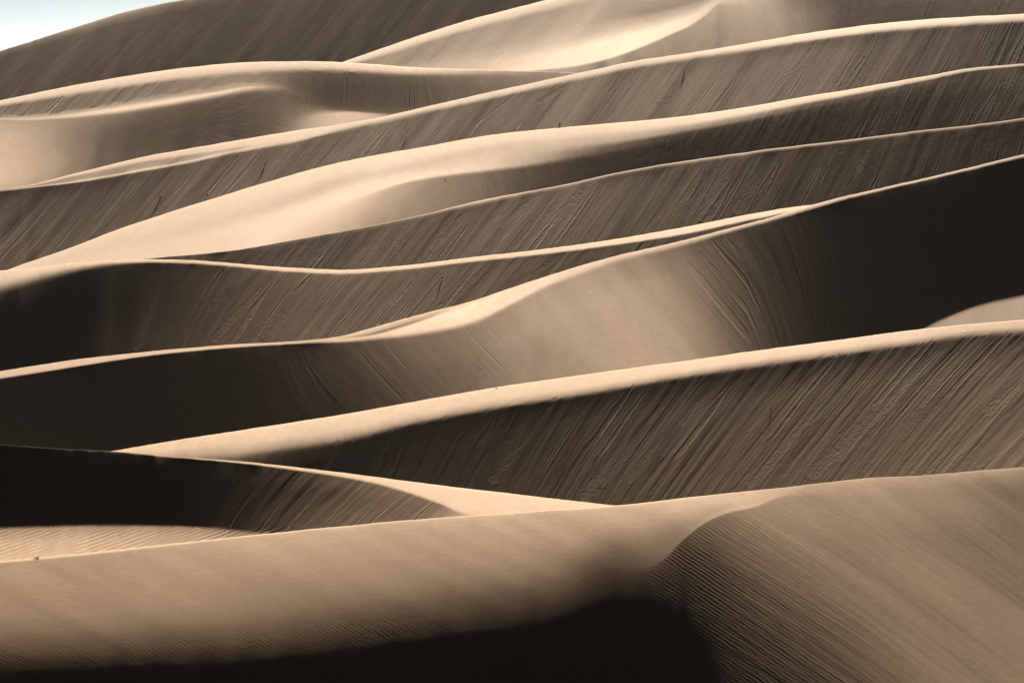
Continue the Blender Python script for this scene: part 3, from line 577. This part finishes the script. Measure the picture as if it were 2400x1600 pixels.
cols = [
    (-170, [(1330, 165), (1350, 162), (1385, 160), (1415, 157), (1455, 148), (1490, 138), (1515, 124), (1535, 108), (1555, 88), (1575, 64), (1595, 38), (1620, 16), (1670, 8)]),
    (0, [(1314, 170), (1335, 163), (1370, 160), (1400, 157), (1445, 148), (1478, 137), (1503, 122), (1523, 104), (1543, 82), (1560, 58), (1578, 34), (1603, 14), (1660, 6)]),
    (200, [(1295, 176), (1318, 165), (1358, 160), (1398, 154), (1440, 146), (1470, 134), (1494, 118), (1514, 98), (1533, 74), (1549, 52), (1566, 28), (1590, 10), (1650, 4)]),
    (600, [(1252, 198), (1265, 183), (1300, 170), (1345, 158), (1390, 146), (1425, 132), (1453, 116), (1476, 96), (1497, 72), (1515, 48), (1533, 26), (1558, 8), (1650, 2)]),
    (1000, [(1215, 206), (1224, 190), (1252, 176), (1292, 164), (1335, 152), (1370, 134), (1398, 114), (1422, 92), (1444, 66), (1463, 42), (1482, 20), (1510, 5), (1650, 0)]),
    (1300, [(1194, 202), (1204, 186), (1230, 175), (1262, 164), (1295, 150), (1324, 132), (1350, 112), (1374, 88), (1397, 62), (1418, 38), (1440, 17), (1470, 4), (1650, 0)]),
    (1440, [(1184, 200), (1195, 187), (1214, 177), (1236, 163), (1256, 147), (1276, 130), (1298, 112), (1322, 92), (1346, 72), (1372, 52), (1402, 34), (1450, 16), (1650, 0)]),
    (1510, [(1177, 206), (1189, 190), (1209, 174), (1230, 152), (1252, 127), (1275, 104), (1300, 84), (1325, 66), (1346, 52), (1372, 40), (1408, 28), (1470, 14), (1650, 2)]),
    (1555, [(1172, 210), (1184, 194), (1200, 180), (1218, 160), (1238, 134), (1258, 112), (1280, 94), (1304, 82), (1318, 58), (1356, 42), (1410, 29), (1490, 15), (1650, 5)]),
    (1600, [(1166, 216), (1178, 203), (1190, 195), (1203, 181), (1218, 156), (1234, 136), (1250, 126), (1262, 126), (1270, 70), (1320, 52), (1390, 34), (1490, 20), (1650, 10)]),
    (1651, [(1161, 214), (1169, 206), (1178, 203), (1187, 197), (1197, 186), (1206, 174), (1214, 174), (1222, 180), (1230, 96), (1290, 72), (1380, 48), (1490, 30), (1650, 18)]),
    (1702, [(1156, 212), (1162, 208), (1168, 205), (1174, 202), (1180, 198), (1187, 194), (1193, 198), (1199, 205), (1207, 136), (1270, 110), (1370, 76), (1490, 52), (1650, 36)]),
    (1770, [(1149, 210), (1154, 206), (1159, 203), (1164, 200), (1169, 197), (1174, 196), (1179, 198), (1183, 200), (1191, 148), (1260, 130), (1370, 96), (1490, 68), (1650, 50)]),
    (1838, [(1142, 205), (1144.5, 200), (1147, 196), (1149.5, 192), (1152, 188), (1154, 186), (1156, 184), (1158, 182), (1166, 154), (1260, 150), (1370, 110), (1490, 76), (1650, 52)]),
    (1906, [(1134, 190), (1136, 180), (1138, 174), (1140, 170), (1142, 168), (1144, 166), (1146, 164), (1150, 160), (1170, 152), (1260, 152), (1370, 130), (1490, 94), (1650, 66)]),
    (2042, [(1119, 182), (1121, 176), (1123, 172), (1126, 168), (1130, 166), (1135, 164), (1142, 162), (1152, 158), (1175, 152), (1260, 152), (1370, 150), (1490, 124), (1650, 92)]),
    (2144, [(1115, 180), (1117, 172), (1119, 168), (1122, 164), (1127, 160), (1134, 156), (1142, 152), (1155, 148), (1180, 148), (1260, 150), (1370, 154), (1490, 146), (1650, 120)]),
    (2297, [(1102, 172), (1104, 164), (1107, 158), (1111, 152), (1116, 146), (1124, 140), (1135, 132), (1150, 126), (1175, 130), (1260, 134), (1370, 144), (1490, 150), (1650, 142)]),
    (2400, [(1094, 168), (1096, 158), (1099, 150), (1104, 142), (1111, 134), (1120, 124), (1135, 112), (1155, 104), (1185, 108), (1260, 122), (1370, 126), (1490, 142), (1650, 148)]),
    (2570, [(1082, 168), (1084, 158), (1087, 150), (1092, 142), (1099, 134), (1108, 124), (1123, 112), (1143, 104), (1173, 108), (1260, 122), (1370, 126), (1490, 142), (1650, 148)]),
]
cols = [(x, [(y + max(0, k - 7) * (1 if x <= 200 else 4 if x <= 600 else 6 if x <= 1300 else 2) * (k < 12) - (k >= 5) * (k < 12) * np.interp(x, [0, 200, 600], [20, 12, 4]), v + {8: 8, 9: 11, 10: 13, 11: 10}.get(k, 0) * (x <= 1300)) for k, (y, v) in enumerate(kn)]) if x <= 1440 else (x, kn) for x, kn in cols]
cols = [(x, [(y, v * (np.interp(x, [1600, 1850, 2300, 2600], [0.97, 0.84, 0.84, 0.92]) if k >= 9 else 0.96)) for k, (y, v) in enumerate(kn)]) for x, kn in cols]
dune("nearest tan dune across the bottom with a rippled nose at the right", 130, columns=cols, tilt=0.0, flute=0.2, streak=0.9, anchor=2,
     theta=[(0, 150), (1400, 150), (1700, 146), (2400, 142)], seed=11, back=18, foot=0.13, skin=0.25, tonal=0.05, tonal_len=40.0, ripple_fn=rip11, ripple_dir=(-0.55, 0.83), ripple_len=8.0, smooth=7,
     streak_fn=lambda x, y: np.clip((x - 1650) / 350.0, 0.04, 0.28))


# ------------------------------------------------------------------ dry plants and twigs lying on the sand
def plant_material(name, c0, c1):
    m = bpy.data.materials.new(name); m.use_nodes = True
    nt = m.node_tree; b = nt.nodes["Principled BSDF"]; b.inputs["Roughness"].default_value = 0.8
    n = nt.nodes.new("ShaderNodeTexNoise"); n.inputs["Scale"].default_value = 6
    r = nt.nodes.new("ShaderNodeValToRGB"); r.color_ramp.elements[0].color = (*c0, 1); r.color_ramp.elements[1].color = (*c1, 1)
    nt.links.new(n.outputs["Fac"], r.inputs[0]); nt.links.new(r.outputs[0], b.inputs["Base Color"])
    return m
DRY = plant_material("dry_stems", (0.035, 0.026, 0.018), (0.09, 0.065, 0.04))
STRAW = plant_material("straw", (0.30, 0.22, 0.13), (0.45, 0.34, 0.20))

def at(k, x, y):
    """point of the sand of dune k seen at (x, y), and the size of a photograph pixel there"""
    D = DUNES[k]
    j = int(np.argmin(np.abs(XS - x)))
    i = int(np.argmin(np.abs(D["RY"][:, j] - y)))
    return np.array([D["X"][i, j], D["d"][i, j], D["Z"][i, j]]), float(D["d"][i, j] * K)

def stems(name, label, cat, k, x, y, size, n, rise, mat, seed, group=None):
    """n bent tapering stems from one root; rise 1 = upright bush, 0.1 = lying flat"""
    rnd = random.Random(seed)
    p, px = at(k, x, y)
    v, f = [], []
    for i in range(n):
        az = rnd.uniform(0, 2 * math.pi) if n > 1 else 0.35
        el = math.radians(90) * min(1, max(0.03, rnd.gauss(rise, min(0.18, rise * 0.6))))
        L = size * px * rnd.uniform(0.6, 1.0); r0 = 0.075 * size * px * rnd.uniform(0.7, 1.1)
        dx, dy, dz = math.cos(el) * math.cos(az), math.cos(el) * math.sin(az), math.sin(el)
        sag = rnd.uniform(0.05, 0.35) * L
        base = len(v); NS = 4
        for q in range(NS + 1):
            t = q / NS
            c = (dx * L * t, dy * L * t, dz * L * t - sag * t * t + 0.4 * r0 + (0.02 * L if rise < 0.2 else 0))
            r = r0 * (1 - 0.8 * t)
            for a in range(4):
                ang = a * math.pi / 2
                v.append((c[0] + r * math.cos(ang) * (abs(dz) + 0.3), c[1] + r * math.sin(ang) * 0.7, c[2] + r * math.sin(ang + 0.6)))
        for q in range(NS):
            for a in range(4):
                b0 = base + q * 4
                f.append((b0 + a, b0 + (a + 1) % 4, b0 + 4 + (a + 1) % 4, b0 + 4 + a))
    me = bpy.data.meshes.new(name); me.from_pydata(v, [], f); me.materials.append(mat)
    o = bpy.data.objects.new(name, me); C.objects.link(o); o.location = p
    o["label"] = label; o["category"] = cat
    if group: o["group"] = group
    return o

G1, G2 = "dry shrubs dotted over the dune faces", "dry twigs lying on the sand"
stems("dry_shrub", "largest dark dry shrub, on the streaked brown face just above the cream dune's crest", "shrub", 3, 1311, 291, 10, 14, 0.45, DRY, 1, G1)
stems("dry_shrub", "dark dry shrub low on the brown face, just above the cream dune's left rim", "shrub", 3, 484, 460, 7, 10, 0.5, DRY, 2, G1)
stems("dry_shrub", "dark dry shrub on the brown face below the slim lit crescent's left half", "shrub", 3, 377, 466, 8, 12, 0.55, DRY, 3, G1)
stems("dry_shrub", "dark dry shrub on the brown face below the lit crescent's right tip", "shrub", 3, 623, 386, 8, 10, 0.4, DRY, 4, G1)
stems("dry_shrub", "small dark shrub low on the brown face, above the middle of the cream dune's crest", "shrub", 3, 953, 323, 6, 8, 0.5, DRY, 5, G1)
stems("dry_shrub", "dark dry shrub high on the brown face, under the crest below the curled spur", "shrub", 3, 1605, 173, 7, 10, 0.5, DRY, 6, G1)
stems("dry_shrub", "pale dry shrub on the dark low face, above the white crescent of the swelling dune", "shrub", 6, 1038, 651, 7, 9, 0.6, STRAW, 7, G1)
stems("dry_shrub", "low dark tuft on the glowing rounded crest, beside the tan belly of the dune behind", "shrub", 8, 1166, 909, 7, 10, 0.45, DRY, 8, G1)
stems("dry_shrub", "small dark shrub in the middle of the dark raked slide face", "shrub", 8, 1808, 957, 7, 9, 0.4, DRY, 9, G1)
stems("dry_twig", "pale straw stem lying on the black brown slope at the left", "twig", 6, 500, 703, 13, 1, 0.12, STRAW, 10, G2)
stems("dry_twig", "dark twig lying on the cream dune where its shaded hollow begins", "twig", 4, 1045, 423, 8, 2, 0.08, DRY, 11, G2)
stems("dry_twig", "dark twig in the soft lit patch beside the dim hollow, far up the picture", "twig", 2, 667, 214, 7, 2, 0.08, DRY, 12, G2)
stems("dry_twig", "dark twig on the shaded slope just below the second bright ridge at the far left", "twig", 2, 258, 275, 8, 2, 0.08, DRY, 13, G2)
stems("dry_twig", "short dark twig among the ripples at the foot of the black dune", "twig", 9, 281, 1256, 9, 4, 0.08, DRY, 14, G2)
stems("dry_twig", "heap of dark twigs on the nearest crest by the left edge", "twig", 10, 85, 1309, 11, 7, 0.04, DRY, 15, G2)
stems("dry_twig", "lone dark twig on the nearest crest, right of the heap of twigs", "twig", 10, 270, 1290, 6, 3, 0.10, DRY, 16, G2)


# ------------------------------------------------------------------ thin dusty air over the whole place
lo = min([float(np.min(zz)) for zz in ZLIMITS] + [-66.0]) - 1.0
hi = max(float(np.max(zz)) for zz in ZLIMITS) + 2.0
x0, x1, y0, y1 = -25200.0, 25200.0, -400.0, 39900.0
hv = [(x, y, z) for z in (lo, hi) for y in (y0, y1) for x in (x0, x1)]
hf = [(0, 2, 3, 1), (4, 5, 7, 6), (0, 1, 5, 4), (2, 6, 7, 3), (0, 4, 6, 2), (1, 3, 7, 5)]
hm = bpy.data.meshes.new("haze"); hm.from_pydata(hv, [], hf)
hmat = bpy.data.materials.new("haze"); hmat.use_nodes = True
ht = hmat.node_tree; ht.nodes.clear()
ho = ht.nodes.new("ShaderNodeOutputMaterial"); hp = ht.nodes.new("ShaderNodeVolumePrincipled")
hp.inputs["Color"].default_value = (0.98, 0.86, 0.82, 1)
hp.inputs["Density"].default_value = 0.000014
ht.links.new(hp.outputs[0], ho.inputs["Volume"])
hm.materials.append(hmat)
haze = bpy.data.objects.new("haze", hm); C.objects.link(haze)
haze["kind"] = "stuff"; haze["label"] = "thin dusty haze hanging over the whole dune field"
scene.cycles.volume_bounces = 0
